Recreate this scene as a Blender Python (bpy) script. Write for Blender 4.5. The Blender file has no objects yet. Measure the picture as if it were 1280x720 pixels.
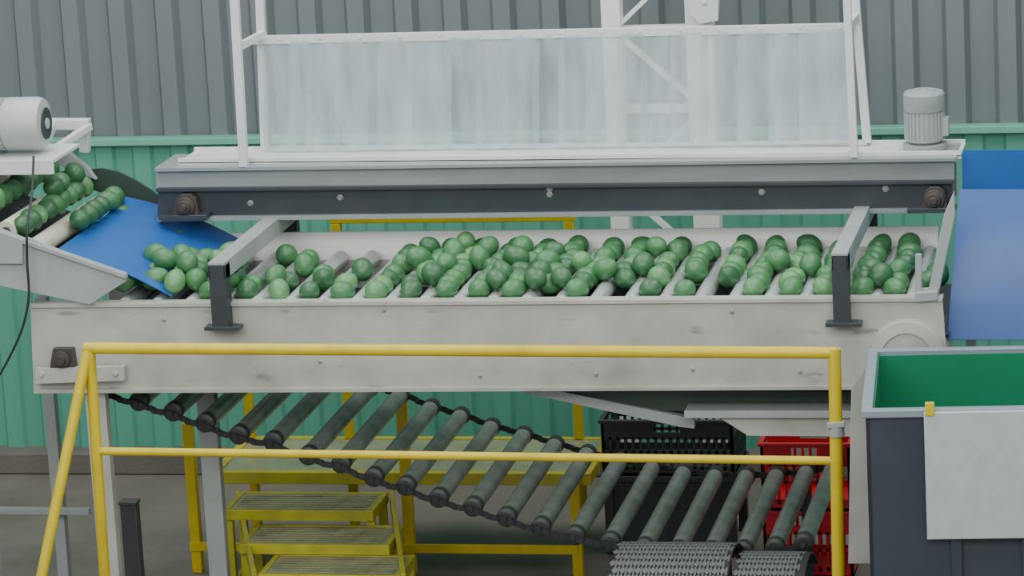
import bpy, bmesh, math, random
from mathutils import Vector, Matrix, Quaternion
random.seed(7)
scene = bpy.context.scene
COL = scene.collection
H0 = 0.18
# ------------------------------------------------------------ camera
F = 4480.0
yaw = math.radians(11.9); pit = math.radians(12.9)
f = Vector((-math.sin(yaw)*math.cos(pit), math.cos(yaw)*math.cos(pit), -math.sin(pit)))
X = Vector((1,0,0))
r = (X - f*X.dot(f)).normalized(); u = r.cross(f)
ro = math.radians(0.35)
r2 = r*math.cos(ro) - u*math.sin(ro); u2 = u*math.cos(ro) + r*math.sin(ro)
r, u = r2, u2
T = Vector((0,0,1.41+H0)); C = T - f*14.0
cd = bpy.data.cameras.new("camera"); cam = bpy.data.objects.new("camera", cd)
M = Matrix((r, u, -f)).transposed().to_4x4(); M.translation = C
cam.matrix_world = M
cd.sensor_width = 36; cd.lens = F/1280*36; cd.clip_end = 200
COL.objects.link(cam); scene.camera = cam
def ray(px,py): return f*F + r*(px-640) + u*(360-py)
def P(px,py,Y):
    d = ray(px,py); return C + d*((Y-C.y)/d.y)
def PZ(px,py,Z):
    d = ray(px,py); return C + d*((Z-C.z)/d.z)
# ------------------------------------------------------------ materials
def lin(c):
    o=[]
    for v in c:
        v=v/255.0; o.append(v/12.92 if v<=0.04045 else ((v+0.055)/1.055)**2.4)
    return (*o,1)
def paint(name, rgb, rough=0.5, dirt=0.35, dcol=None, metal=0.0, scale=3.0, bump=0.0, spec=0.5, stretch=(1,1,1), scuff=None):
    m = bpy.data.materials.new(name); m.use_nodes=True
    nt=m.node_tree; b=nt.nodes["Principled BSDF"]
    tc=nt.nodes.new("ShaderNodeTexCoord"); mp=nt.nodes.new("ShaderNodeMapping"); mp.inputs["Scale"].default_value=stretch
    nt.links.new(tc.outputs["Object"],mp.inputs["Vector"])
    n=nt.nodes.new("ShaderNodeTexNoise"); n.inputs["Scale"].default_value=scale; n.inputs["Detail"].default_value=8; n.inputs["Roughness"].default_value=0.65
    nt.links.new(mp.outputs["Vector"],n.inputs["Vector"])
    rp=nt.nodes.new("ShaderNodeValToRGB"); rp.color_ramp.elements[0].position=0.42; rp.color_ramp.elements[1].position=0.72
    rp.color_ramp.elements[0].color=(0,0,0,1); rp.color_ramp.elements[1].color=(dirt,dirt,dirt,1)
    nt.links.new(n.outputs["Fac"],rp.inputs["Fac"])
    mx=nt.nodes.new("ShaderNodeMix"); mx.data_type='RGBA'
    mx.inputs[6].default_value=lin(rgb)
    if dcol is None: dcol=tuple(v*0.6 for v in rgb)
    mx.inputs[7].default_value=lin(dcol)
    nt.links.new(rp.outputs["Color"],mx.inputs[0]); out=mx.outputs[2]
    if scuff:
        n3=nt.nodes.new("ShaderNodeTexNoise"); n3.inputs["Scale"].default_value=9; n3.inputs["Detail"].default_value=3
        mp3=nt.nodes.new("ShaderNodeMapping"); mp3.inputs["Scale"].default_value=(0.7,1,2.5); nt.links.new(tc.outputs["Object"],mp3.inputs["Vector"]); nt.links.new(mp3.outputs["Vector"],n3.inputs["Vector"])
        rp3=nt.nodes.new("ShaderNodeValToRGB"); rp3.color_ramp.elements[0].position=0.66; rp3.color_ramp.elements[1].position=0.74
        rp3.color_ramp.elements[1].color=(.5,.5,.5,1)
        nt.links.new(n3.outputs["Fac"],rp3.inputs["Fac"])
        m3=nt.nodes.new("ShaderNodeMix"); m3.data_type='RGBA'; m3.inputs[7].default_value=lin(scuff)
        nt.links.new(rp3.outputs["Color"],m3.inputs[0]); nt.links.new(out,m3.inputs[6]); out=m3.outputs[2]
    nt.links.new(out,b.inputs["Base Color"])
    b.inputs["Roughness"].default_value=rough; b.inputs["Metallic"].default_value=metal
    b.inputs["Specular IOR Level"].default_value=spec
    if bump>0:
        n2=nt.nodes.new("ShaderNodeTexNoise"); n2.inputs["Scale"].default_value=scale*12; n2.inputs["Detail"].default_value=4
        nt.links.new(tc.outputs["Object"],n2.inputs["Vector"])
        bp=nt.nodes.new("ShaderNodeBump"); bp.inputs["Strength"].default_value=bump; bp.inputs["Distance"].default_value=0.01
        nt.links.new(n2.outputs["Fac"],bp.inputs["Height"]); nt.links.new(bp.outputs["Normal"],b.inputs["Normal"])
    return m
M_cream = paint("cream_paint",(182,182,174),0.42,0.5,(118,113,103),scale=2.8,scuff=(96,92,84))
M_white = paint("white_paint",(216,219,217),0.4,0.2,(150,148,142))
M_whiteb= paint("clean_white_paint",(240,240,234),0.35,0.12,(190,188,180))
M_lgrey = paint("light_grey_paint",(160,166,165),0.42,0.35,(110,112,110))
M_mot   = paint("motor_grey_paint",(180,185,182),0.4,0.3,(130,132,130))
M_hoodl = paint("weathered_light_paint",(146,152,153),0.34,0.5,(96,98,96),scale=2.5,stretch=(0.4,1,2))
M_dgrey = paint("dark_grey_paint",(50,57,62),0.4,0.35,(74,77,78))
M_steel = paint("dull_steel",(210,216,214),0.24,0.4,(136,140,138),metal=0.6,scale=5)
M_mfin  = paint("motor_fin_grey",(172,178,177),0.4,0.3,(120,124,122),scale=5)
M_bolt  = paint("zinc_bolt",(170,172,170),0.35,0.2,metal=0.7)
M_black = paint("black_rubber",(34,36,38),0.6,0.3,(60,60,58))
M_bear  = paint("greasy_iron",(70,62,58),0.5,0.5,(40,34,30))
M_yel   = paint("yellow_paint",(212,188,30),0.4,0.5,(150,132,40),scale=6)
M_yel2  = paint("yellow_green_paint",(196,188,52),0.45,0.55,(118,114,60),scale=6)
M_blue  = paint("blue_plastic",(40,96,170),0.36,0.3,(30,72,140),scale=4)
M_blue2 = paint("dusty_blue_plastic",(42,82,148),0.34,0.45,(62,102,160),scale=1.6)
M_slate = paint("slate_blue_plastic",(48,56,66),0.5,0.35,(70,78,86))
M_rim   = paint("grey_rim",(132,144,150),0.4,0.3,(100,110,116))
M_green_in = paint("green_lining",(20,124,86),0.45,0.2)
M_dgreen= paint("dark_green_panel",(56,74,64),0.5,0.4,(40,50,44))
M_board = paint("speckled_white_board",(182,188,188),0.5,0.4,(150,156,156),scale=14)
M_red   = paint("red_plastic",(232,38,52),0.4,0.25)
M_crblk = paint("black_plastic",(50,52,56),0.45,0.3,(84,86,86))
M_crmtube=paint("cream_tube",(206,202,184),0.5,0.4,(140,130,108),scale=6)
M_roll2 = paint("grey_green_roller",(152,156,149),0.32,0.8,(86,92,86),metal=0.15,scale=8)
M_collar= paint("dark_collar",(58,60,59),0.5,0.3)
M_kerb  = paint("concrete_kerb",(114,108,100),0.85,0.5,(86,82,76),scale=4,bump=0.3)
M_wall  = paint("grey_corrugated_steel",(116,124,127),0.42,0.35,(98,105,107),scale=1.0,stretch=(2,1,0.4))
M_wgreen= paint("green_corrugated_steel",(96,168,144),0.45,0.35,(74,142,120),scale=1.2,stretch=(2,1,0.5))
M_gtrim = paint("light_green_trim",(112,180,156),0.5,0.2)
M_floor = paint("stained_concrete",(126,116,107),0.55,0.7,(82,76,71),scale=1.1,bump=0.15)
M_stage = paint("worn_tread_metal",(176,176,140),0.3,0.7,(112,112,94),metal=0.3,scale=10)

def avo_mat(name, c1, c2, c3):
    m=bpy.data.materials.new(name); m.use_nodes=True; nt=m.node_tree; b=nt.nodes["Principled BSDF"]
    oi=nt.nodes.new("ShaderNodeObjectInfo"); rp=nt.nodes.new("ShaderNodeValToRGB")
    rp.color_ramp.elements[0].color=lin(c1); rp.color_ramp.elements[1].color=lin(c2)
    nt.links.new(oi.outputs["Random"],rp.inputs["Fac"])
    tc=nt.nodes.new("ShaderNodeTexCoord"); n=nt.nodes.new("ShaderNodeTexNoise"); n.inputs["Scale"].default_value=6; n.inputs["Detail"].default_value=0
    nt.links.new(tc.outputs["Object"],n.inputs["Vector"])
    mx=nt.nodes.new("ShaderNodeMix"); mx.data_type='RGBA'; mx.inputs[7].default_value=lin(c3)
    ml=nt.nodes.new("ShaderNodeMath"); ml.operation='MULTIPLY'; ml.inputs[1].default_value=0.15
    nt.links.new(n.outputs["Fac"],ml.inputs[0]); nt.links.new(ml.outputs[0],mx.inputs[0]); nt.links.new(rp.outputs["Color"],mx.inputs[6])
    nt.links.new(mx.outputs[2],b.inputs["Base Color"])
    b.inputs["Roughness"].default_value=0.4
    b.inputs["Specular IOR Level"].default_value=0.6
    return m
AM = [avo_mat("avocado_dark_skin",(50,96,60),(58,106,66),(64,110,66)),
      avo_mat("avocado_mid_skin",(62,114,70),(72,126,78),(84,136,80)),
      avo_mat("avocado_light_skin",(82,134,84),(96,148,94),(114,158,100))]
def curtain_mat():
    m=bpy.data.materials.new("milky_clear_vinyl"); m.use_nodes=True; nt=m.node_tree
    b=nt.nodes["Principled BSDF"]; out=nt.nodes["Material Output"]
    b.inputs["Base Color"].default_value=lin((218,230,233)); b.inputs["Roughness"].default_value=0.12
    b.inputs["Specular IOR Level"].default_value=0.9
    tr=nt.nodes.new("ShaderNodeBsdfTransparent"); tr.inputs[0].default_value=(0.95,0.98,0.98,1)
    mx=nt.nodes.new("ShaderNodeMixShader")
    tc=nt.nodes.new("ShaderNodeTexCoord"); n=nt.nodes.new("ShaderNodeTexNoise"); n.inputs["Scale"].default_value=3; n.inputs["Detail"].default_value=3
    mp=nt.nodes.new("ShaderNodeMapping"); mp.inputs["Scale"].default_value=(3.0,1,0.7)
    oi=nt.nodes.new("ShaderNodeObjectInfo"); ad=nt.nodes.new("ShaderNodeVectorMath"); ad.operation='ADD'
    nt.links.new(oi.outputs["Location"],ad.inputs[1]); nt.links.new(tc.outputs["Object"],ad.inputs[0]); nt.links.new(ad.outputs[0],mp.inputs["Vector"])
    nt.links.new(mp.outputs["Vector"],n.inputs["Vector"])
    ml=nt.nodes.new("ShaderNodeMath"); ml.operation='MULTIPLY_ADD'; ml.inputs[1].default_value=0.22; nt.links.new(oi.outputs["Random"],ml.inputs[0]); nt.links.new(n.outputs["Fac"],ml.inputs[2])
    mr=nt.nodes.new("ShaderNodeMapRange"); mr.inputs[1].default_value=0.35; mr.inputs[2].default_value=0.85; mr.inputs[3].default_value=0.2; mr.inputs[4].default_value=0.58
    nt.links.new(ml.outputs[0],mr.inputs[0]); nt.links.new(mr.outputs[0],mx.inputs[0])
    bp=nt.nodes.new("ShaderNodeBump"); bp.inputs["Strength"].default_value=0.7; bp.inputs["Distance"].default_value=0.03
    nt.links.new(n.outputs["Fac"],bp.inputs["Height"]); nt.links.new(bp.outputs["Normal"],b.inputs["Normal"])
    nt.links.new(tr.outputs[0],mx.inputs[1]); nt.links.new(b.outputs[0],mx.inputs[2]); nt.links.new(mx.outputs[0],out.inputs[0])
    return m
M_curt=curtain_mat()
# ------------------------------------------------------------ mesh builder
WL={}
class MB:
    def __init__(s): s.bm=bmesh.new()
    def face(s,vs,mi=0):
        try:
            fc=s.bm.faces.new(vs); fc.material_index=mi; return fc
        except ValueError: return None
    def box(s,a,b,mi=0):
        x0,y0,z0=a; x1,y1,z1=b
        s.prism([(x0,y0,z0),(x1,y0,z0),(x1,y0,z1),(x0,y0,z1)],(0,y1-y0,0),mi)
    def prism(s,pts,vec,mi=0):
        vec=Vector(vec); A=[s.bm.verts.new(Vector(p)) for p in pts]; B=[s.bm.verts.new(Vector(p)+vec) for p in pts]
        n=len(pts); s.face(A,mi); s.face(B[::-1],mi)
        for i in range(n): s.face([A[i],B[i],B[(i+1)%n],A[(i+1)%n]],mi)
    def pix(s,pp,Y0,Y1,mi=0):
        s.prism([P(a,b,Y0) for a,b in pp],(0,Y1-Y0,0),mi)
    def rings(s,rings,mi=0,caps=True):
        R=[[s.bm.verts.new(p) for p in ring] for ring in rings]
        n=len(R[0])
        for i in range(len(R)-1):
            for j in range(n): s.face([R[i][j],R[i][(j+1)%n],R[i+1][(j+1)%n],R[i+1][j]],mi)
        if caps: s.face(R[0][::-1],mi); s.face(R[-1],mi)
    def lathe(s,p,axis,prof,n=24,mi=0):
        p=Vector(p); a=Vector(axis).normalized(); t=Vector((0,0,1)) if abs(a.z)<0.9 else Vector((1,0,0))
        e1=a.cross(t).normalized(); e2=a.cross(e1)
        s.rings([[p+a*h+(e1*math.cos(2*math.pi*k/n)+e2*math.sin(2*math.pi*k/n))*rr for k in range(n)] for rr,h in prof],mi)
    def cyl(s,p,q,rad,n=20,mi=0):
        p=Vector(p);q=Vector(q); s.lathe(p,q-p,[(rad,0),(rad,(q-p).length)],n,mi)
    def beam(s,p,q,w,h,mi=0,up=(0,0,1)):
        p=Vector(p);q=Vector(q);d=(q-p).normalized();up=Vector(up)
        if abs(d.dot(up))>0.95: up=Vector((0,1,0))
        e1=d.cross(up).normalized();e2=e1.cross(d)
        s.prism([p+e1*a*w/2+e2*b*h/2 for a,b in((-1,-1),(1,-1),(1,1),(-1,1))],q-p,mi)
    def bolt(s,p,axis=(0,-1,0),rad=0.01,mi=0):
        s.lathe(p,axis,[(rad*1.5,0),(rad*1.5,0.002),(rad,0.0022),(rad,0.009)],6,mi)
    def grid(s,G,th,mi=0):
        R=[[s.bm.verts.new(p) for p in row] for row in G]
        nI=len(G);nJ=len(G[0])
        nn=(Vector(G[1][0])-Vector(G[0][0])).cross(Vector(G[0][1])-Vector(G[0][0])).normalized()*th
        R2=[[s.bm.verts.new(Vector(p)-nn) for p in row] for row in G]
        for i in range(nI-1):
            for j in range(nJ-1):
                s.face([R[i][j],R[i+1][j],R[i+1][j+1],R[i][j+1]],mi)
                s.face([R2[i][j],R2[i][j+1],R2[i+1][j+1],R2[i+1][j]],mi)
        for i in range(nI-1):
            s.face([R[i][0],R2[i][0],R2[i+1][0],R[i+1][0]],mi); s.face([R[i][-1],R[i+1][-1],R2[i+1][-1],R2[i][-1]],mi)
        for j in range(nJ-1):
            s.face([R[0][j],R[0][j+1],R2[0][j+1],R2[0][j]],mi); s.face([R[-1][j],R2[-1][j],R2[-1][j+1],R[-1][j+1]],mi)
    def obj(s,name,mats,parent=None,bevel=0.0,label=None,cat=None,group=None,kind=None,center=False):
        if not isinstance(mats,(list,tuple)): mats=[mats]
        bmesh.ops.recalc_face_normals(s.bm,faces=s.bm.faces)
        vs=[v.co for v in s.bm.verts]
        lo=Vector([min(v[i] for v in vs) for i in range(3)]); hi=Vector([max(v[i] for v in vs) for i in range(3)])
        o=(lo+hi)/2
        if not center: o.z=lo.z
        bmesh.ops.translate(s.bm,verts=s.bm.verts,vec=-o)
        me=bpy.data.meshes.new(name); s.bm.to_mesh(me); s.bm.free()
        for p in me.polygons: p.use_smooth=True
        me.set_sharp_from_angle(angle=math.radians(32))
        for m in mats: me.materials.append(m)
        ob=bpy.data.objects.new(name,me); COL.objects.link(ob)
        WL[ob.name]=o
        if parent: ob.parent=parent; ob.location=o-WL[parent.name]
        else: ob.location=o
        if bevel:
            b=ob.modifiers.new("bevel","BEVEL"); b.width=bevel; b.segments=2; b.limit_method='ANGLE'; b.angle_limit=math.radians(40)
        if label: ob["label"]=label
        if cat: ob["category"]=cat
        if group: ob["group"]=group
        if kind: ob["kind"]=kind
        return ob
def root(name,loc,label,cat,group=None):
    e=bpy.data.objects.new(name,None); e.empty_display_size=0.1; e.location=loc; COL.objects.link(e)
    WL[e.name]=Vector(loc); e["label"]=label; e["category"]=cat
    if group: e["group"]=group
    return e
def dup(ob,world,parent=None):
    c=ob.copy(); COL.objects.link(c); c.parent=parent
    world=Vector(world); WL[c.name]=world
    c.location=world-(WL[parent.name] if parent else Vector((0,0,0)))
    return c
# ------------------------------------------------------------ room
YW=3.0
m=MB(); m.box((-9,-12,-0.1),(9,YW+0.3,0)); m.obj("floor",M_floor,kind="structure")
def corrug(m,x0,x1,z0,z1,Y,per,dep,mi=0,th=0.01,prof=(.42,.5,.92)):
    pts=[];x=x0
    while x<x1:
        pts+= [(x,Y),(x+per*prof[0],Y),(x+per*prof[1],Y-dep),(x+per*prof[2],Y-dep)]; x+=per
    pts.append((x,Y))
    A=[m.bm.verts.new((a,b,z0)) for a,b in pts];B=[m.bm.verts.new((a,b,z1)) for a,b in pts]
    A2=[m.bm.verts.new((a,b+th,z0)) for a,b in pts];B2=[m.bm.verts.new((a,b+th,z1)) for a,b in pts]
    for i in range(len(pts)-1):
        m.face([A[i],A[i+1],B[i+1],B[i]],mi); m.face([A2[i],B2[i],B2[i+1],A2[i+1]],mi)
        m.face([B[i],B[i+1],B2[i+1],B2[i]],mi); m.face([A[i],A2[i],A2[i+1],A[i+1]],mi)
zg=P(640,165,YW-0.06).z
m=MB(); corrug(m,-9,9,zg-0.02,6.0,YW,0.235,0.05,prof=(.46,.56,.9)); m.obj("wall_back",M_wall,kind="structure")
m=MB(); corrug(m,-9,9,0.08,zg,YW-0.05,0.19,0.022); m.obj("wall_lower",M_wgreen,kind="structure")
m=MB(); m.box((-9,YW-0.12,zg-0.03),(9,YW-0.04,zg+0.005)); m.obj("trim_1",M_gtrim,kind="structure",bevel=0.004)
m=MB(); m.box((-9,YW-0.18,0),(9,YW-0.02,0.11)); m.obj("trim_2",M_kerb,kind="structure",bevel=0.01)
# ------------------------------------------------------------ lattice column
e=root("lattice_column",(P(825,300,2.3).x,2.3,0),"white steel lattice column with diagonal braces against corrugated wall","column")
ztop=4.7
for a,wd in ((769,0.085),(878,0.12)):
    p=P(a,100,2.3); m=MB()
    w=wd/2; t=0.012
    m.box((p.x-w,2.25,0),(p.x+w,2.25+t,ztop)); m.box((p.x-w,2.25+t,0),(p.x-w+t,2.35,ztop)); m.box((p.x+w-t,2.25+t,0),(p.x+w,2.35,ztop))
    m.box((p.x-w-.03,2.22,0),(p.x+w+.03,2.38,0.015))
    m.obj("upright",M_whiteb,e,bevel=0.003)
xa=P(769,100,2.3).x; xb=P(878,100,2.3).x
z=0.25+H0; k=0
while z<4.3:
    m=MB(); a,b=(xa,xb) if k%2 else (xb,xa)
    m.beam((a,2.32,z),(b,2.32,z+0.36),0.02,0.045,up=(0,1,0)); m.beam((xa,2.335,z),(xb,2.335,z),0.02,0.04)
    z+=0.36;k+=1
    m.obj("brace",M_whiteb,e)
m=MB(); m.pix([(848,-40),(900,-40),(897,26),(875,30),(862,18)],2.2,2.24); m.bolt(P(880,3,2.2)); m.obj("gusset_plate",M_white,e,bevel=0.003)
# ------------------------------------------------------------ roller bed conveyor
ZB=1.335+H0; RR=0.034; PIT=0.137; X0=-1.46
base=root("roller_conveyor",(0,0.45,0),"cream painted steel roller conveyor carrying green avocados","conveyor")
m=MB()
m.pix([(38,382),(1178,374),(1186,486),(42,491)],0.0,0.012)
m.pix([(38,380),(1178,372),(1178,377),(38,385)],-0.012,0.05)
m.pix([(42,487),(1186,482),(1186,487),(42,492)],-0.02,0.06)
for a,b in((205,400),(400,452),(600,470),(745,468),(866,462),(1000,465),(915,390),(480,388)): m.bolt(P(a,b,0.0),rad=0.006,mi=1)
m.obj("side_beam",[M_cream,M_bolt],base,bevel=0.003)
m=MB()
A=P(252,319,0.93);B=P(1172,311,0.93);A2=P(256,291,1.0);B2=P(1172,281,1.0)
zb=(A.z+B.z)/2; zt=(A2.z+B2.z)/2
m.prism([(A.x,0.93,zb-0.06),(A.x,0.93,zb+0.0),(A.x,0.98,zt),(A.x,0.992,zt),(A.x,0.945,zb),(A.x,0.945,zb-0.06)],(B.x-A.x,0,0))
m.obj("back_panel",M_whiteb,base)
m=MB(); m.box((P(45,382,0).x,0.92,1.02+H0),(B.x,0.93,1.32+H0)); m.obj("side_beam",M_cream,base,bevel=0.003)
def roller_mesh(name,L,rad,mats,parent,loc,col=0.02):
    m=MB(); x,y,z=loc
    m.lathe((x,y,z),(0,1,0),[(rad*0.94,0),(rad,0.004),(rad,L-0.004),(rad*0.94,L)],24,0)
    m.lathe((x,y-col,z),(0,1,0),[(rad*0.45,0),(rad*0.45,col)],12,1)
    m.lathe((x,y+L,z),(0,1,0),[(rad*0.45,0),(rad*0.45,col)],12,1)
    return m.obj(name,mats,parent,center=True)
r0=roller_mesh("roller",0.84,RR,[M_steel,M_collar],base,(X0-PIT,0.05,ZB))
for i in range(0,23): dup(r0,WL[r0.name]+Vector(((i+1)*PIT,0,0)),base)
m=MB(); m.box((X0-2*PIT,0.05,1.2+H0),(X0+23*PIT,0.9,1.205+H0)); m.obj("drip_tray",M_dgrey,base)
def leg(parent,px,py,Y,w=0.07,d=0.05,mat=M_cream,name="leg"):
    p=P(px,py,Y); m=MB(); m.box((p.x-w/2,Y,0),(p.x+w/2,Y+d,p.z)); m.box((p.x-w/2-.03,Y-.02,0),(p.x+w/2+.03,Y+d+.02,0.012))
    return m.obj(name,mat,parent,bevel=0.003)
leg(base,118,490,0.02,0.085); leg(base,50,372,0.84,0.05,mat=M_lgrey); leg(base,256,488,0.5,0.08,mat=M_lgrey)
leg(base,1150,488,0.02,0.085); leg(base,1130,488,0.84,0.085)
a=P(-80,638,.8);b=P(112,638,.8)
m=MB(); m.box((a.x,.79,a.z-.014),(b.x,.82,a.z+.014)); m.obj("cross_bar",M_lgrey,base,bevel=.002)
m=MB(); m.pix([(44,461),(155,458),(155,476),(44,480)],-0.045,-0.012); m.pix([(66,436),(90,436),(94,461),(62,461)],-0.04,-0.005,1)
m.lathe(P(77,449,-0.045),(0,-1,0),[(0.036,0),(0.034,0.012),(0.02,0.014),(0.02,0.03),(0.008,0.03)],20,1)
m.bolt(P(52,468,-0.045),mi=0); m.bolt(P(145,467,-0.045),mi=0)
m.obj("pillow_bearing",[M_cream,M_bear],base,bevel=0.002)
m=MB(); c=P(1134,447,-0.02)
m.lathe((c.x,0.35,c.z),(0,-1,0),[(0.15,0),(0.15,0.37),(0.143,0.385),(0.10,0.39),(0.10,0.382),(0.03,0.382),(0.03,0.40)],48)
m.obj("drive_cover",M_cream,base)
m=MB(); m.pix([(1064,486),(1094,440),(1100,440),(1096,705),(1060,705)],-0.04,0.02); m.obj("end_guard",M_cream,base,bevel=0.003)
m=MB(); m.pix([(1158,374),(1172,374),(1194,268),(1192,240),(1180,268)],0.02,0.06); m.pix([(1144,366),(1172,364),(1172,376),(1144,378)],-0.02,0.06)
m.pix([(1144,318),(1152,318),(1152,376),(1144,376)],0.0,0.02)
m.obj("end_bracket",M_lgrey,base,bevel=0.003)
# ------------------------------------------------------------ overhead frame
oh=root("overhead_frame",(0,0.95,0),"grey steel overhead frame spanning conveyor with clear strip guard","frame")
YH=0.8; DG=0.25
m=MB()
m.pix([(193,210),(1195,197),(1195,202),(193,215)],YH-0.03,YH+0.27,0)
m.pix([(195,214),(1193,202),(1193,228),(195,237)],YH-0.0,YH+0.02,0)
m.obj("upper_channel",M_hoodl,oh,bevel=0.002)
m=MB()
m.pix([(197,237),(1190,227),(1190,262),(197,272)],YH+0.0,YH+0.015,0)
m.pix([(195,236),(1193,226),(1193,230),(195,240)],YH-0.03,YH+0.0,0)
m.pix([(197,272),(1190,261),(1190,266),(197,277)],YH-0.03,YH+0.03,2)
for a,b in((313,254),(425,247),(687,236),(952,240),(1107,236),(687,243)): m.bolt(P(a,b,YH),rad=0.010,mi=1)
m.obj("lower_channel",[M_dgrey,M_bolt,M_hoodl],oh,bevel=0.002)
m=MB(); a=P(197,241,YH);b=P(1190,231,YH); m.box((a.x,1.03,a.z-.10),(b.x,1.06,a.z+.04)); m.obj("rear_channel",M_lgrey,oh,bevel=0.003)
m=MB(); a=P(222,207,YH+.02);b=P(1201,195,YH+.02); zl=P(222,205,YH+.02).z; zr_=P(1201,196,YH+.02).z
m.prism([(a.x,YH+.03,zl-.012),(b.x,YH+.03,zr_-.012),(b.x,YH+.03,zr_+.022),(a.x,YH+.03,zl+.022)],(0,.012,0))
m.prism([(a.x,YH+.03,zl-.002),(b.x,YH+.03,zr_-.002),(b.x,YH+.03,zr_+.006),(a.x,YH+.03,zl+.006)],(0,.25,0))
m.prism([(a.x,YH+.27,zl-.002),(b.x,YH+.27,zr_-.002),(b.x,YH+.27,zr_+.022),(a.x,YH+.27,zl+.022)],(0,.012,0))
m.obj("top_tray",M_white,oh,bevel=0.002)
for nm,(a,b) in (("l",(232,258)),("r",(1168,249))):
    m=MB(); m.pix([(a-34,b+12),(a+26,b+11),(a+26,b+17),(a-34,b+18)],YH-.08,YH-0.0,1)
    m.pix([(a-12,b-10),(a-6,b-15),(a+6,b-15),(a+12,b-10),(a+17,b+12),(a-17,b+12)],YH-.05,YH,0)
    m.lathe(P(a,b,YH-.05),(0,-1,0),[(0.042,0),(0.040,0.012),(0.026,0.014),(0.026,0.03),(0.014,0.03),(0.014,0.045)],20,0)
    m.obj("flange_bearing",[M_bear,M_dgrey],oh,bevel=0.002)
for (lx0,lx1,ly,by) in ((261,283,330,405),(1040,1060,318,400)):
    t=P((lx0+lx1)/2,ly,-0.04); b=P((lx0+lx1)/2,by,-0.04); w=(lx1-lx0)/320.0
    m=MB(); m.box((t.x-w/2,-0.05,b.z-0.02),(t.x-w/2+0.008,0.01,t.z)); m.box((t.x-w/2,-0.06,b.z-0.02),(t.x+w/2,-0.05,t.z)); m.box((t.x+w/2-0.008,-0.05,b.z-0.02),(t.x+w/2,0.01,t.z))
    m.box((t.x-w/2-.03,-0.075,b.z-.02),(t.x+w/2+.045,-0.013,b.z-.005)); m.bolt((t.x+w/2+.02,-0.05,b.z-.005),(0,0,1),mi=0)
    m.obj("leg",M_dgrey,oh,bevel=0.002)
    m=MB(); m.box((t.x-w/2,-0.06,t.z-0.005),(t.x+w/2,1.06,t.z+0.01)); m.box((t.x-w/2,-0.06,t.z-0.06),(t.x-w/2+.008,1.06,t.z-.005)); m.box((t.x+w/2-.008,-0.06,t.z-0.06),(t.x+w/2,1.06,t.z-.005))
    m.obj("support_arm",M_lgrey,oh,bevel=0.002)
    m=MB(); m.box((t.x-w/2,1.05,1.0+H0),(t.x+w/2,1.1,P(197,271,YH).z-0.02)); m.obj("leg",M_dgrey,oh,bevel=0.002)
m=MB()
def pb(p,q,w,h): m.beam(p,q,w,h)
pb(P(305,208,YH-.02),P(290,-60,YH-.02),0.035,0.03)
pb(P(332,189,YH+DG),P(323,-60,YH+DG),0.035,0.03)
pb(P(1068,196,YH-.02),P(1056,-60,YH-.02),0.03,0.03)
pb(P(1084,178,YH+DG),P(1064,-60,YH+DG),0.035,0.03)
pb(P(297,59,YH-.02),P(330,42,YH+DG),0.025,0.03)
pb(P(1060,33,YH-.02),P(1071,20,YH+DG),0.025,0.03)
pb(P(316,50,YH+DG-.02),P(1066,34,YH+DG-.02),0.03,0.034)
pb(P(332,188,YH+DG),P(1084,178,YH+DG),0.02,0.02)
for i in range(15):
    px=350+i*50; m.bolt(P(px,49.5-(px-316)*16/750,YH+DG-.035),rad=0.004)
gf=m.obj("guard_frame",M_white,oh,bevel=0.003)
edges=[334,365,387,421,456,476,512,560,600,632,670,702,737,776,805,842,880,925,965,1003,1060]
for i in range(len(edges)-1):
    m=MB(); a,b=edges[i]-4,edges[i+1]+4; Yc=YH+DG-.02-0.007*(i%2)
    def yt(px): return 52-(px-316)*16/750
    def ybm(px): return 190-(px-316)*11/750
    n=13; G=[]
    for k in range(n):
        px=a+(b-a)*k/(n-1); bow=0.012*math.sin(math.pi*k/(n-1))+0.003*math.sin(2.6*math.pi*k/(n-1)+i)
        wv=lambda h:0.006*math.sin(h*7+i*1.7)*math.sin(math.pi*h)
        G.append([P(px,yt(px)*(1-h)+ybm(px)*h,Yc-bow-wv(h)*math.sin(3*k/(n-1)+i)) for h in (0,.12,.25,.38,.5,.62,.75,.88,1)])
    m.grid(G,0.002)
    m.obj("curtain_strip",M_curt,gf)
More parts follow.
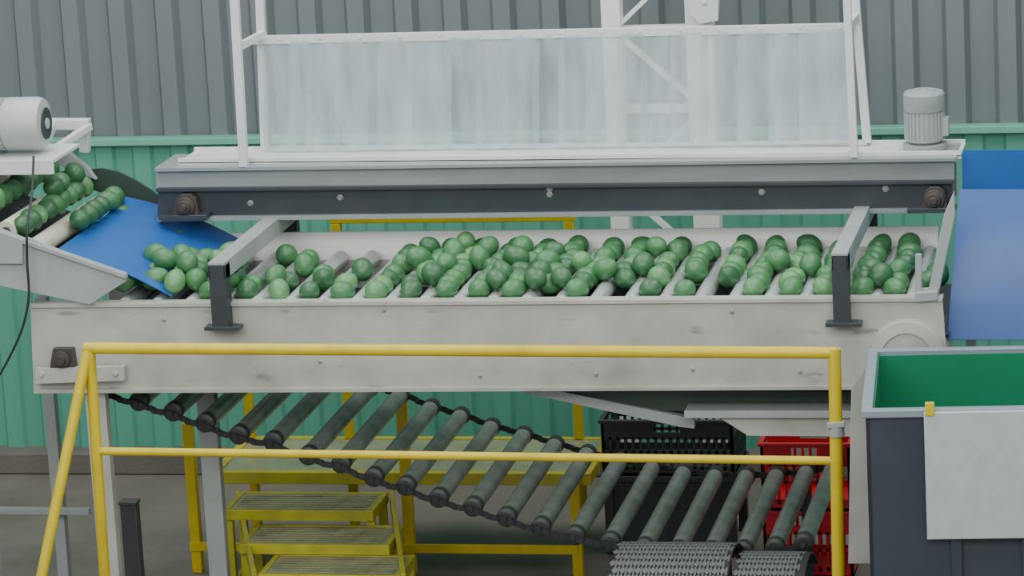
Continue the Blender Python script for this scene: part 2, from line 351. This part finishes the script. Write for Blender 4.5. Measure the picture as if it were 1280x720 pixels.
# ------------------------------------------------------------ motors
def motor(name,c,ax,L,R,mats,label,foot=None):
    e=root(name,c,label,"motor"); c=Vector(c);a=Vector(ax).normalized()
    t=Vector((0,0,1)) if abs(a.z)<.9 else Vector((1,0,0)); e1=a.cross(t).normalized(); e2=a.cross(e1)
    m=MB(); m.lathe(c,a,[(R*.5,-.02),(R*.9,0),(R*.9,L*.62)],32)
    for k in range(28):
        th=2*math.pi*k/28; d=e1*math.cos(th)+e2*math.sin(th)
        m.beam(c+d*R*.93+a*0.01,c+d*R*.93+a*L*.58,0.004,R*.16,up=d)
    m.obj("motor_body",mats[0],e)
    m=MB(); m.lathe(c,a,[(R*1.0,L*.60),(R*1.02,L*.62),(R*1.02,L*.93),(R*.93,L*.98),(R*.5,L),(R*.1,L)],32,0)
    m.lathe(c+a*L,a,[(R*.62,-.001),(R*.6,.003),(R*.5,.003)],24,1)
    m.lathe(c+a*L,a,[(R*.22,0),(R*.2,.008)],16,0)
    m.obj("fan_cover",[mats[1],mats[3]],e)
    m=MB()
    if abs(a.z)<.9:
        m.box(c+Vector((L*.1,-R*.8,-R*1.15)),c+Vector((L*.5,R*.8,-R*.98)))
        m.box(c+Vector((L*.15,-R*.4,R*.9)),c+Vector((L*.42,R*.4,R*1.25)))
    else:
        m.lathe(c,a,[(R*1.1,-.035),(R*1.1,-.012),(R*.8,-.01)],32)
        m.box(c+Vector((R*.8,-R*.4,L*.1)),c+Vector((R*1.2,R*.4,L*.45)))
    m.obj("mounting_foot",mats[2],e,bevel=0.002)
    return e
pm=P(1156,169,0.97)
motor("electric_motor",(pm.x,0.97,zr_+0.042),(0,0,1),0.205,0.082,[M_mfin,M_lgrey,M_lgrey,M_lgrey],"small grey vertical electric motor with cooling fins on conveyor frame")
pl=P(-60,156,0.35)
motor("electric_motor",(pl.x,0.35,pl.z),(1,0,0),0.405,0.107,[M_mot,M_mot,M_lgrey,M_dgrey],"large light grey horizontal electric motor on steel bracket")
ms=root("motor_stand",(pl.x,0.4,0),"white steel motor stand plate beside infeed conveyor","stand")
zp=pl.z-0.107*1.15
m=MB(); m.box((pl.x-.3,0.2,zp-.015),(P(66,200,0.2).x,0.55,zp)); m.box((pl.x-.3,.2,zp-.06),(P(66,200,.2).x,.21,zp-.015)); m.obj("mounting_plate",M_white,ms,bevel=0.002)
m=MB()
m.beam(P(60,155,0.95),P(112,155,0.95),0.05,0.045); m.beam(P(60,170,0.7),P(66,155,0.98),0.03,0.04); m.beam(P(107,157,0.95),P(106,190,0.95),0.04,0.04); m.beam(P(70,186,0.7),P(112,158,0.95),0.03,0.03); m.beam(P(-60,157,0.95),P(62,156,0.95),0.05,0.045)
m.obj("bracket_arm",M_white,ms,bevel=0.003)
m=MB(); m.box((pl.x-.25,0.3,0),(pl.x-.17,0.38,zp-.015)); m.obj("leg",M_white,ms,bevel=0.003)
# ------------------------------------------------------------ infeed conveyor (left)
inf=root("infeed_conveyor",(P(20,300,0.4).x,0.45,0),"grey steel inclined infeed conveyor with cream rollers and avocados","conveyor")
m=MB(); m.pix([(-60,262),(0,290),(28,300),(32,296),(156,345),(157,352),(112,381),(-60,345)],-0.04,-0.025); m.pix([(-60,262),(0,288),(28,299),(156,343),(157,349),(28,305),(0,295),(-60,269)],-0.055,-0.02); m.pix([(-60,262),(0,290),(28,300),(28,330),(-60,330)],-0.06,-.04)
m.obj("side_panel",M_lgrey,inf,bevel=0.002)
m=MB(); m.pix([(100,216),(110,212),(128,210),(148,214),(170,225),(190,238),(205,252),(207,262),(180,256),(140,246),(112,236)],0.985,0.995); m.pix([(-60,225),(-60,185),(45,215),(105,214),(112,230)],1.0,1.01)
m.obj("back_panel",M_dgreen,inf,bevel=0.002)
m=MB(); m.pix([(0,186),(80,186),(108,208),(120,225),(70,205),(0,205)],0.93,0.96); m.obj("cover_strip",M_lgrey,inf,bevel=0.002)
ir=None; IR=[]; IRR=0.042
for (a,b) in ((-48,255),(8,289),(42,312)):
    p=P(a,b,0.05); q=Vector((p.x,0.05,p.z)); IR.append(q)
    if ir is None: ir=roller_mesh("roller",0.86,IRR,[M_crmtube,M_collar],inf,q)
    else: dup(ir,q+Vector((0,0.43,0)),inf)
q=IR[0]+Vector((-0.16,0,.1)); dup(ir,q+Vector((0,.43,0)),inf)
m=MB(); m.pix([(-60,300),(60,345),(60,352),(-60,308)],0.0,0.9); m.obj("slide_bed",M_dgrey,inf)
leg(inf,-45,340,0.0,0.07,mat=M_lgrey)
m=MB(); G=[]
a=P(66,316,0.04); xe=-1.40; ze=1.374+H0
for i in range(21):
    t=i/20; row=[]
    for j in range(13):
        s=j/12; Y=0.04+0.92*s
        x=a.x+(xe+0.05*s-a.x)*t
        z=ze+(a.z-ze)*(1-t)**1.05 + 0.03*math.sin(math.pi*t)+0.04*max(0,s-.8)/.2*(1-.5*t)
        row.append(Vector((x,Y,z)))
    G.append(row)
m.grid(G,-0.003); m.obj("blue_apron",M_blue,inf)
pts=[(42,195),(40,240),(34,285),(34,330),(36,370),(28,410),(10,450),(-8,480),(-25,500)]
cp=[P(a,b,-0.09 if i>1 else 0.17-0.13*i) for i,(a,b) in enumerate(pts)]
sm=[]
for i in range(len(cp)-1):
    p0=cp[max(i-1,0)];p1=cp[i];p2=cp[i+1];p3=cp[min(i+2,len(cp)-1)]
    for k in range(6):
        t=k/6; sm.append(0.5*((2*p1)+(p2-p0)*t+(2*p0-5*p1+4*p2-p3)*t*t+(3*p1-p0-3*p2+p3)*t**3))
m=MB(); m.rings([[p+Vector((math.cos(k*math.pi/4),math.sin(k*math.pi/4)*.9,0))*.0055 for k in range(8)] for p in sm])
m.obj("power_cable",M_black,label="thin black power cable hanging from the motor stand",cat="cable")
# ------------------------------------------------------------ avocados
AR=0.044
def avo_mesh(i,seed):
    random.seed(seed)
    bm=bmesh.new(); bmesh.ops.create_uvsphere(bm,u_segments=32,v_segments=24,radius=1)
    for v in bm.verts:
        z=v.co.z; tp=1-0.12*max(0,z)**1.3*(1+0.4*(seed%2))
        v.co.x*=tp; v.co.y*=tp
        v.co.z*= 1.14+0.08*(seed%3)
        d=math.hypot(v.co.x,v.co.y)
        if z>0 and d<0.2: v.co.z-=0.03*(1-d/0.2)
        v.co.x+=0.03*z*z
    bmesh.ops.scale(bm,vec=(AR,)*3,verts=bm.verts)
    me=bpy.data.meshes.new("avocado"); bm.to_mesh(me); bm.free()
    for p in me.polygons: p.use_smooth=True
    me.materials.append(AM[i]); return me
AV=[[avo_mesh(i,s+3*i) for s in range(3)] for i in range(3)]
TON=["dark glossy green","medium green","pale green"]
PLACED=[]
def avocado(p,where,w=(0.3,0.58,0.12),grp="avocados on the roller bed",ang=1.0,mind=0.0):
    p=Vector(p)
    if mind and any((p-q).length<mind for q in PLACED): return None
    PLACED.append(p.copy())
    i=random.choices((0,1,2),w)[0]
    ob=bpy.data.objects.new("avocado",random.choice(AV[i])); COL.objects.link(ob); ob.location=p
    sc=random.uniform(0.92,1.05); ob.scale=(sc,sc,sc)
    ob.rotation_euler=(math.pi/2+random.uniform(-ang,ang),random.uniform(-ang,ang),random.uniform(-ang,ang)+(math.pi if random.random()<.5 else 0))
    ob["label"]="%s avocado %s"%(TON[i],where); ob["category"]="avocado"; ob["group"]=grp
    return ob
random.seed(11)
occ={1:"111101000",2:"110000010",3:"101001100",4:"101100000",5:"110010000",6:"111101110",7:"110111101",8:"111111111",
9:"111111111",10:"111101111",11:"011111111",12:"111110111",13:"001111111",14:"101111011",15:"100111110",16:"001110111",17:"111111111",18:"111011111",
19:"111111110",20:"111111111",21:"110111111",22:"011100000"}
zc=ZB+math.sqrt((AR+RR)**2-(PIT/2)**2)+0.002
for v,mask in occ.items():
    xv=X0+PIT*(v+0.5)
    for k,c in enumerate(mask):
        if c=="1":
            dx=random.uniform(-.014,.014)
            avocado((xv+dx,0.10+k*0.0945+random.uniform(-.014,.014),zc+abs(dx)*.5+random.uniform(0,.004)),"resting between conveyor rollers",
                    (0.3,0.6,0.10) if v<15 else (0.27,0.56,0.17))
lay={6:7,7:11,8:13,9:14,10:14,11:8,12:4,13:3,15:1,17:4,18:5,20:3,1:3,2:1}
for v,n in lay.items():
    for k in range(n):
        avocado((X0+PIT*(v+1)+random.uniform(-.04,.04),random.uniform(.12,.86) if v>2 else random.uniform(.1,.4),ZB+RR+AR+.004),"lying on top of a roller among others",ang=1.4,mind=0.076)
for k in range(320):
    x=random.uniform(-1.62,-1.28); y=random.uniform(.09,.42+.75*(x+1.62))
    avocado((x,y,ZB+RR+AR+.010),"piled where the chute meets the rollers",ang=1.2,mind=0.078)
for k in range(16):
    x=random.uniform(-1.56,-1.36); y=random.uniform(.14,.40)
    avocado((x,y,ZB+RR+AR+.072),"on top of the pile below the chute",ang=1.2,mind=0.076)
def between(q0,q1,n,y0,y1,lift=0.045,wt=(.3,.55,.15),skip=()):
    mx=(q0+q1)/2
    for k in range(n):
        if k in skip: continue
        Y=y0+(y1-y0)*k/(n-1)
        avocado((mx.x+random.uniform(-.004,.004),Y,mx.z+lift),"between the inclined infeed rollers",wt,"avocados on the infeed conveyor")
Q=IR[0]+Vector((-0.16,0,.1))
between(IR[0],IR[1],9,0.10,0.88,0.042); between(Q,IR[0],9,0.10,0.88,0.042)
for k in range(9): avocado(Vector((IR[0].x+.01+random.uniform(-.02,.02),.1+.0945*k,IR[0].z+.092)),"lying on the infeed rollers",grp="avocados on the infeed conveyor")
between(IR[1],IR[2],9,0.10,0.88,0.052)
for k in (4,5,7): avocado(Vector((IR[1].x+.05,.14+.0945*k,IR[1].z+.085)),"lying on the infeed rollers",grp="avocados on the infeed conveyor")
between(IR[2]+Vector((.03,0,0)),IR[2]+Vector((0.14,0,-0.01)),9,0.12,0.88,0.05,skip=(0,1,2))
for (a,b,Y) in ((222,300,0.78),(140,252,.92),(150,270,.86)):
    avocado(P(a,b,Y),"tumbling down the blue apron",(.2,.6,.2),"avocados on the infeed conveyor")
# ------------------------------------------------------------ blue discharge hood (right)
bh=root("discharge_hood",(P(1240,300,0.4).x,0.4,0),"blue plastic discharge hood beside conveyor end above bin","chute")
m=MB(); G=[]
for i in range(7):
    t=i/6; row=[]
    for j in range(6):
        s=j/5; a=P(1200+170*t,237,0.30); b=P(1184+186*t,425,0.1)
        p=a.lerp(b,s); p.y-=0.02*math.sin(math.pi*s); row.append(p)
    G.append(row)
m.grid(G,0.006); m.obj("front_sheet",M_blue2,bh)
m=MB(); m.pix([(1203,188),(1370,187),(1370,240),(1203,240)],0.86,0.87)
m.obj("rear_sheet",M_blue,bh)
m=MB(); m.prism([P(1200,238,0.30),P(1184,425,0.1),P(1184,425,0.1)+Vector((0,.75,0)),P(1203,238,0.86)],(0.008,0,0)); m.obj("side_sheet",M_blue,bh)
for px in (1210,1360):
    m=MB(); p=P(px,230,0.9); m.box((p.x-.02,.88,0),(p.x+.02,.92,p.z+.1)); m.obj("support_post",M_lgrey,bh,bevel=.003)
# ------------------------------------------------------------ bin
bt=P(1078,513,-1.05); bz=bt.z; W=1.05; D=.90; ang=math.radians(4.2)
hw,hd=W/2,D/2
cx=bt.x-(-hw*math.cos(ang)+hd*math.sin(ang)); cy=bt.y-(-hw*math.sin(ang)-hd*math.cos(ang))
bx0,bx1,by0,by1=cx-hw,cx+hw,cy-hd,cy+hd
bn=root("produce_bin",(cx,cy,0),"large slate blue plastic produce bin with green lining","bin")
m=MB(); t=0.02; z0=0.1
m.box((bx0+.01,by0+.01,z0),(bx1-.01,by0+.01+t,bz-.02)); m.box((bx0+.01,by1-.01-t,z0),(bx1-.01,by1-.01,bz-.02))
m.box((bx0+.01,by0+.01,z0),(bx0+.01+t,by1-.01,bz-.02)); m.box((bx1-.01-t,by0+.01,z0),(bx1-.01,by1-.01,bz-.02)); m.box((bx0+.01,by0+.01,z0),(bx1-.01,by1-.01,z0+.04))
for xx in (bx0+.05,(bx0+bx1)/2-.06,bx1-.17): m.box((xx,by0+.05,0),(xx+.12,by1-.05,z0))
for xx in (bx0+.3,bx0+.55,bx0+.8): m.box((xx,by0-.005,z0),(xx+.04,by0+.01,bz-.05))
m.obj("bin_body",M_slate,bn,bevel=.005)
m=MB()
def rimloop(m,x0,x1,y0,y1,za,zb,w):
    m.box((x0,y0,za),(x1,y0+w,zb)); m.box((x0,y1-w,za),(x1,y1,zb)); m.box((x0,y0+w,za),(x0+w,y1-w,zb)); m.box((x1-w,y0+w,za),(x1,y1-w,zb))
rimloop(m,bx0-.005,bx1+.005,by0-.005,by1+.005,bz-.03,bz,.04)
m.obj("rim",M_rim,bn,bevel=.005)
m=MB(); rimloop(m,bx0+.032,bx1-.032,by0+.032,by1-.032,z0+.55,bz-.02,.008); m.box((bx0+.035,by0+.035,z0+.545),(bx1-.035,by1-.035,z0+.55)); m.obj("green_lining",M_green_in,bn)
bn.rotation_euler.z=ang
bl=P(1155,514,-1.03); d=bl.x-bt.x; yb=bt.y+d*math.tan(ang)-.008
zt1=P(1155,514,yb).z; zb1=P(1155,673,yb).z; ctr=(bl.x,yb,zb1)
wb=root("white_board",ctr,"pale speckled board with yellow clip hung on bin","board")
m=MB(); m.box((ctr[0],yb-.018,zb1),(ctr[0]+.6,yb-.002,zt1)); m.obj("panel",M_board,wb,bevel=.004)
m=MB(); m.box((ctr[0]+.006,yb-.024,zt1-.012),(ctr[0]+.038,yb-.0,zt1+.035)); m.obj("clip",M_yel,wb,bevel=.002)
wb.rotation_euler.z=ang
# ------------------------------------------------------------ lower roller chain conveyor
lc=root("inclined_roller_conveyor",(0,0.6,0),"grey inclined roller chain conveyor running beneath the roller bed","conveyor")
fr=[(130,489),(172,503),(215,516),(255,530),(297,545),(340,553),(384,571),(425,581),(466,598),(506,609),(547,624),(590,635),(632,648),(675,660),(718,671),(762,679),(804,686),(846,690),(888,691),(928,690),(968,686),(1004,680)]
YL=0.14; LR=None; LP=[]; L=1.12
for i,(a,b) in enumerate(fr):
    p=P(a,b,YL); LP.append(p)
    if LR is None:
        m=MB(); rad=0.036
        m.lathe(p,(0,1,0),[(rad*.9,0.05),(rad,0.055),(rad,L-.055),(rad*.9,L-.05)],20,0)
        m.lathe(p,(0,1,0),[(rad*.75,0.0),(rad*1.1,0.008),(rad*1.1,0.05),(rad*.8,0.055)],16,1)
        m.lathe(p,(0,1,0),[(rad*.8,L-.055),(rad*1.08,L-.05),(rad*1.08,L-.008),(rad*.75,L)],16,1)
        m.lathe(p,(0,1,0),[(rad*.35,-.02),(rad*.35,L+.02)],10,1)
        LR=m.obj("roller",[M_roll2,M_collar],lc,center=True); off=WL[LR.name]-p
    else: dup(LR,p+off,lc)
for Y in (YL-0.012,YL+L+.01):
    m=MB()
    for i in range(len(LP)-1):
        a=LP[i].copy();b=LP[i+1].copy();a.y=b.y=Y
        for k in range(4):
            p=a.lerp(b,k/4);q=a.lerp(b,(k+1)/4); o=0.005*(1 if k%2 else -1); p.y+=o;q.y+=o
            sag=-0.008; p.z+=sag*math.sin(math.pi*k/4); q.z+=sag*math.sin(math.pi*(k+1)/4)
            m.beam(p,q,0.006,0.024); m.lathe(p-Vector((0,.01,0)),(0,1,0),[(.01,0),(.01,.02)],8)
    m.obj("drive_chain",M_black if Y<.5 else M_collar,lc)
p=LP[20]
for Y in (YL+.06,YL+L-.06):
    m=MB(); m.box((p.x-.02,Y-.02,0),(p.x+.02,Y+.02,p.z-.04)); m.obj("support_leg",M_dgrey,lc,bevel=.002)
m=MB(); m.pix([(645,489),(700,489),(868,524),(868,536),(850,534)],0.1,0.14); m.pix([(700,489),(1064,489),(1064,514),(820,514)],0.12,0.6,1)
m.obj("side_channel",[M_lgrey,M_dgreen],lc,bevel=.002)
m=MB(); m.pix([(855,514),(1066,514),(1066,523),(855,523)],0.0,0.5); m.pix([(900,523),(1066,523),(1066,546),(935,545)],0.02,0.3,1)
m.obj("outfeed_tray",[M_lgrey,M_cream],lc,bevel=.002)
# ------------------------------------------------------------ yellow guard rail
gr=root("guard_railing",(P(580,500,-.5).x,-.5,0),"yellow painted tubular steel guard railing in front of conveyor","railing")
YG=-0.5
m=MB()
m.cyl(P(106,435,YG),P(1046,441,YG),0.0225); m.obj("top_rail",M_yel,gr)
m=MB(); m.cyl(P(125,564,YG),P(1046,576,YG),0.016); m.obj("middle_rail",M_yel,gr)
for (a,b,c,d,rr) in ((112,436,131,720,.0215),(1043,436,1048,720,.024)):
    p=P(a,b,YG);q=P(c,d,YG); k=(0-p.z)/(q.z-p.z); q=p.lerp(q,k)
    m=MB(); m.cyl(p,q,rr); m.lathe(q,(0,0,1),[(.05,0),(.05,.008)],16); m.obj("post",M_yel,gr)
p=P(110,436,YG);q=P(52,720,YG-.25);q=p.lerp(q,(0-p.z)/(q.z-p.z)); m=MB(); m.cyl(p,q,.021); m.lathe(q,(0,0,1),[(.05,0),(.05,.008)],16); m.obj("brace",M_yel,gr)
m=MB(); m.cyl(P(1045,527,YG),P(1046,545,YG),.030); m.beam(P(1034,532,YG-.02),P(1056,530,YG-.02),.02,.02); m.obj("tape_wrap",M_lgrey,gr,bevel=.002)
m=MB(); p=P(164,624,-.75); m.box((p.x-.032,-.8,0),(p.x+.032,-.75,p.z)); m.box((p.x-.06,-.83,0),(p.x+.06,-.72,.01)); m.box((p.x-.036,-.804,p.z-.01),(p.x+.036,-.746,p.z+.004))
m.obj("bollard_post",M_black,bevel=.003,label="short black steel post standing on floor by railing",cat="post")
# ------------------------------------------------------------ yellow work platform
wp=root("work_platform",(P(500,600,1.6).x,1.6,0),"yellow steel work platform with handrail behind the conveyor","platform")
YP=1.32
d0=P(262,590,YP);d1=P(738,590,YP)
m=MB(); m.box((d0.x,YP,d0.z-.055),(d1.x,YP+.04,d0.z)); m.box((d0.x,1.88,d0.z-.05),(d1.x,1.92,d0.z)); m.box((d0.x,YP+.04,d0.z-.05),(d0.x+.04,1.88,d0.z)); m.box((d1.x-.04,YP+.04,d0.z-.05),(d1.x,1.88,d0.z))
m.box((d0.x+.04,YP+.04,d0.z-.02),(d1.x-.04,1.88,d0.z-.005),1)
m.obj("deck",[M_yel2,M_stage],wp,bevel=.003)
def post(px,Y,zt,w=.04):
    p=P(px,600,Y); m=MB(); m.box((p.x-w/2,Y-w/2,0),(p.x+w/2,Y+w/2,zt)); m.obj("post",M_yel,wp,bevel=.003); return p.x
zr=P(580,277,1.9).z
xs=[post(441,1.9,zr),post(727,1.9,zr)]
m=MB(); m.box((xs[0]-.03,1.88,zr-.0),(xs[1]+.03,1.92,zr+.03)); m.obj("handrail",M_yel,wp,bevel=.004)
for px,pt in ((240,528),(508,470),(718,585)): post(px,YP-.025,P(px,pt,YP-.025).z,.045)
post(318,1.9,P(318,470,1.9).z)
m=MB(); a=P(238,683,YP-.05);b=P(722,686,YP-.05); m.box((a.x,YP-.06,a.z-.018),(b.x,YP-.04,a.z+.018)); m.obj("tie_bar",M_yel,wp)
# steps
st=root("step_stool",(P(390,700,0.9).x,0.9,0),"yellow steel step stool with worn treads beside platform","steps")
steps=[(278,466,638,.93),(298,486,680,.66),(322,500,718,.39)]
ends=[]
for i,(a,b,y,Y) in enumerate(steps):
    p=P(a,y,Y);q=P(b,y,Y); m=MB(); D=.29; H=.045; ends.append((p,q))
    m.box((p.x,Y,p.z-H),(q.x,Y+.02,p.z),0); m.box((p.x,Y+D-.02,p.z-H),(q.x,Y+D,p.z),0); m.box((p.x,Y+.02,p.z-H),(p.x+.025,Y+D-.02,p.z),0); m.box((q.x-.025,Y+.02,p.z-H),(q.x,Y+D-.02,p.z),0)
    m.box((p.x+.025,Y+.02,p.z-.012),(q.x-.025,Y+D-.02,p.z-.003),1)
    for k in range(7): yy=Y+.035+k*.032; m.box((p.x+.04,yy,p.z-.003),(q.x-.04,yy+.012,p.z+.001),1)
    m.obj("tread",[M_yel2,M_stage],st,bevel=.002)
    for xx in (p.x+.0,q.x-.035):
        m=MB(); m.box((xx,Y+.02,0),(xx+.035,Y+.05,p.z-H)); m.box((xx,Y+D-.06,0),(xx+.035,Y+D-.03,p.z-H)); m.box((xx+.005,Y+.05,.05),(xx+.03,Y+D-.06,.07)); m.obj("leg",M_yel2,st,bevel=.002)
for sgn,idx in ((-1,0),(1,1)):
    m=MB(); A=[ends[0][idx]+Vector((sgn*.014,.29,-.03)),ends[2][idx]+Vector((sgn*.014,0,-.03))]
    m.beam(A[0],A[1],.02,.07); m.obj("stringer",M_yel2,st,bevel=.002)
# ------------------------------------------------------------ crates
def crate(name,x0,x1,y0,y1,z0,z1,mat,label,group):
    e=root(name,((x0+x1)/2,(y0+y1)/2,z0),label,"crate",group)
    m=MB(); t=.012
    m.box((x0,y0,z0),(x1,y1,z0+.012))
    h=z1-z0
    def side(ax,c,a,b):
        def bx(s0,s1,za,zb,th=t):
            if ax=='x': m.box((s0,c,za),(s1,c+th,zb))
            else: m.box((c,s0,za),(c+th,s1,zb))
        bx(a,b,z0,z0+h*.16); bx(a,b,z1-h*.34,z1-h*.22); bx(a,b,z0+h*.40,z0+h*.45)
        hx=(b-a)/2; 
        bx(a,a+hx-.06,z1-h*.22,z1); bx(b-hx+.06,b,z1-h*.22,z1); bx(a+hx-.06,b-hx+.06,z1-h*.06,z1)
        n=max(6,int((b-a)/.034))
        for k in range(n+1):
            s=a+(b-a-.012)*k/n; bx(s,s+.012,z0+h*.1,z1-h*.3)
    side('x',y0,x0,x1); side('x',y1-t,x0,x1); side('y',x0,y0,y1); side('y',x1-t,y0,y1)
    m.obj("basket",mat,e)
    m=MB(); w=.022; 
    m.box((x0-.01,y0-.01,z1-.012),(x1+.01,y0+w-.01,z1+.004)); m.box((x0-.01,y1-w+.01,z1-.012),(x1+.01,y1+.01,z1+.004)); m.box((x0-.01,y0+w-.01,z1-.012),(x0+w-.01,y1-w+.01,z1+.004)); m.box((x1-w+.01,y0+w-.01,z1-.012),(x1+.01,y1-w+.01,z1+.004))
    m.obj("rim",mat,e,bevel=.003); return e
a=P(754,600,1.6);b=P(918,600,1.6);zt_=P(830,526,1.6).z; zcb=zt_-.25
crate("plastic_crate",a.x,b.x,1.6,2.0,zcb,zt_,M_crblk,"black slotted plastic crate standing on a dark steel stand","plastic crates")
cs=root("crate_stand",((a.x+b.x)/2,1.8,0),"dark grey steel stand holding a black plastic crate","stand")
m=MB(); m.box((a.x-.01,1.59,zcb-.03),(b.x+.01,2.01,zcb-.001)); m.obj("stand_top",M_dgrey,cs,bevel=.003)
for xx in (a.x,b.x-.04):
    for yy in (1.6,1.96):
        m=MB(); m.box((xx,yy,0),(xx+.04,yy+.04,zcb-.03)); m.obj("leg",M_dgrey,cs,bevel=.002)
m=MB(); m.box((a.x+.04,1.62,.03),(b.x-.04,1.63,zcb-.04)); m.obj("front_sheet",M_dgrey,cs)
a=P(950,600,1.25);b=P(1062,600,1.25);zt_=P(1000,558,1.25).z
crate("plastic_crate",a.x,b.x,1.29,1.62,zt_/2+.003,zt_,M_red,"red slotted plastic crate on top of another red crate","stacked red crates")
crate("plastic_crate",a.x,b.x,1.29,1.62,0.003,zt_/2-.003,M_red,"red slotted plastic crate on floor near conveyor end","stacked red crates")
# ------------------------------------------------------------ modular belt pieces
M_dbelt=paint("grey_belt_plastic",(104,107,106),.5,.4,(76,76,76))
M_dbelt2=paint("dark_belt_base",(44,46,46),.6,.3)
def belt(pxa,pxb,py,label):
    m=MB(); p=P(pxa,py,-.25);q=P(pxb,py,-.25); n=int((q.x-p.x)/.03); 
    R=.45; cz=p.z-R
    for j in range(13):
        th=math.radians(52)+j*math.radians(5.6)
        for k in range(n):
            x=p.x+(k+.5*(j%2))*.03
            c=Vector((x,-.12+R*math.cos(th),cz+R*math.sin(th))); nrm=Vector((0,math.cos(th),math.sin(th))); tg=Vector((0,-math.sin(th),math.cos(th)))
            m.prism([c+tg*.022,c+Vector((.013,0,0)),c-tg*.022,c-Vector((.013,0,0))],nrm*.004)
            m.beam(c-tg*.022+Vector((.014,0,0)),c+tg*.022+Vector((.014,0,0)),.008,.005,up=nrm)
    G=[[Vector((x,-.12+(R-.004)*math.cos(math.radians(a)),cz+(R-.004)*math.sin(math.radians(a)))) for a in range(48,133,6)] for x in (p.x,q.x)]
    m.grid(G,.006,1)
    for x in (p.x+.03,q.x-.03):
        m.box((x-.015,-.13,0),(x+.015,-.1,cz+R-.02),1)
    return m.obj("modular_belt",[M_dbelt,M_dbelt2],label=label,cat="conveyor belt",group="modular belt ends")
belt(766,912,697,"dark grey modular plastic belt curved over an end roller"); belt(920,1006,709,"dark grey modular plastic belt piece curved beside another")
# ------------------------------------------------------------ lights
w=bpy.data.worlds.new("world"); scene.world=w; w.use_nodes=True
w.node_tree.nodes["Background"].inputs[0].default_value=(0.88,0.97,1.0,1); w.node_tree.nodes["Background"].inputs[1].default_value=0.62
def area(loc,rot,sx,sy,en,col=(1,1,1)):
    l=bpy.data.lights.new("ceiling_or_fill_lamp","AREA"); l.shape='RECTANGLE'; l.size=sx; l.size_y=sy; l.energy=en; l.color=col
    o=bpy.data.objects.new("ceiling_or_fill_lamp",l); o.location=loc; o.rotation_euler=rot; COL.objects.link(o)
area((-2.0,-0.2,5.6),(0,0,0),2.4,5.0,160,(.97,1,.98)); area((2.0,-0.2,5.6),(0,0,0),2.4,5.0,160,(.97,1,.98))
area((0,-6,4.9),(math.radians(58),0,0),9,2.5,360,(1,1,.98))  # added fill light from camera side, brightens back panel under overhead frame
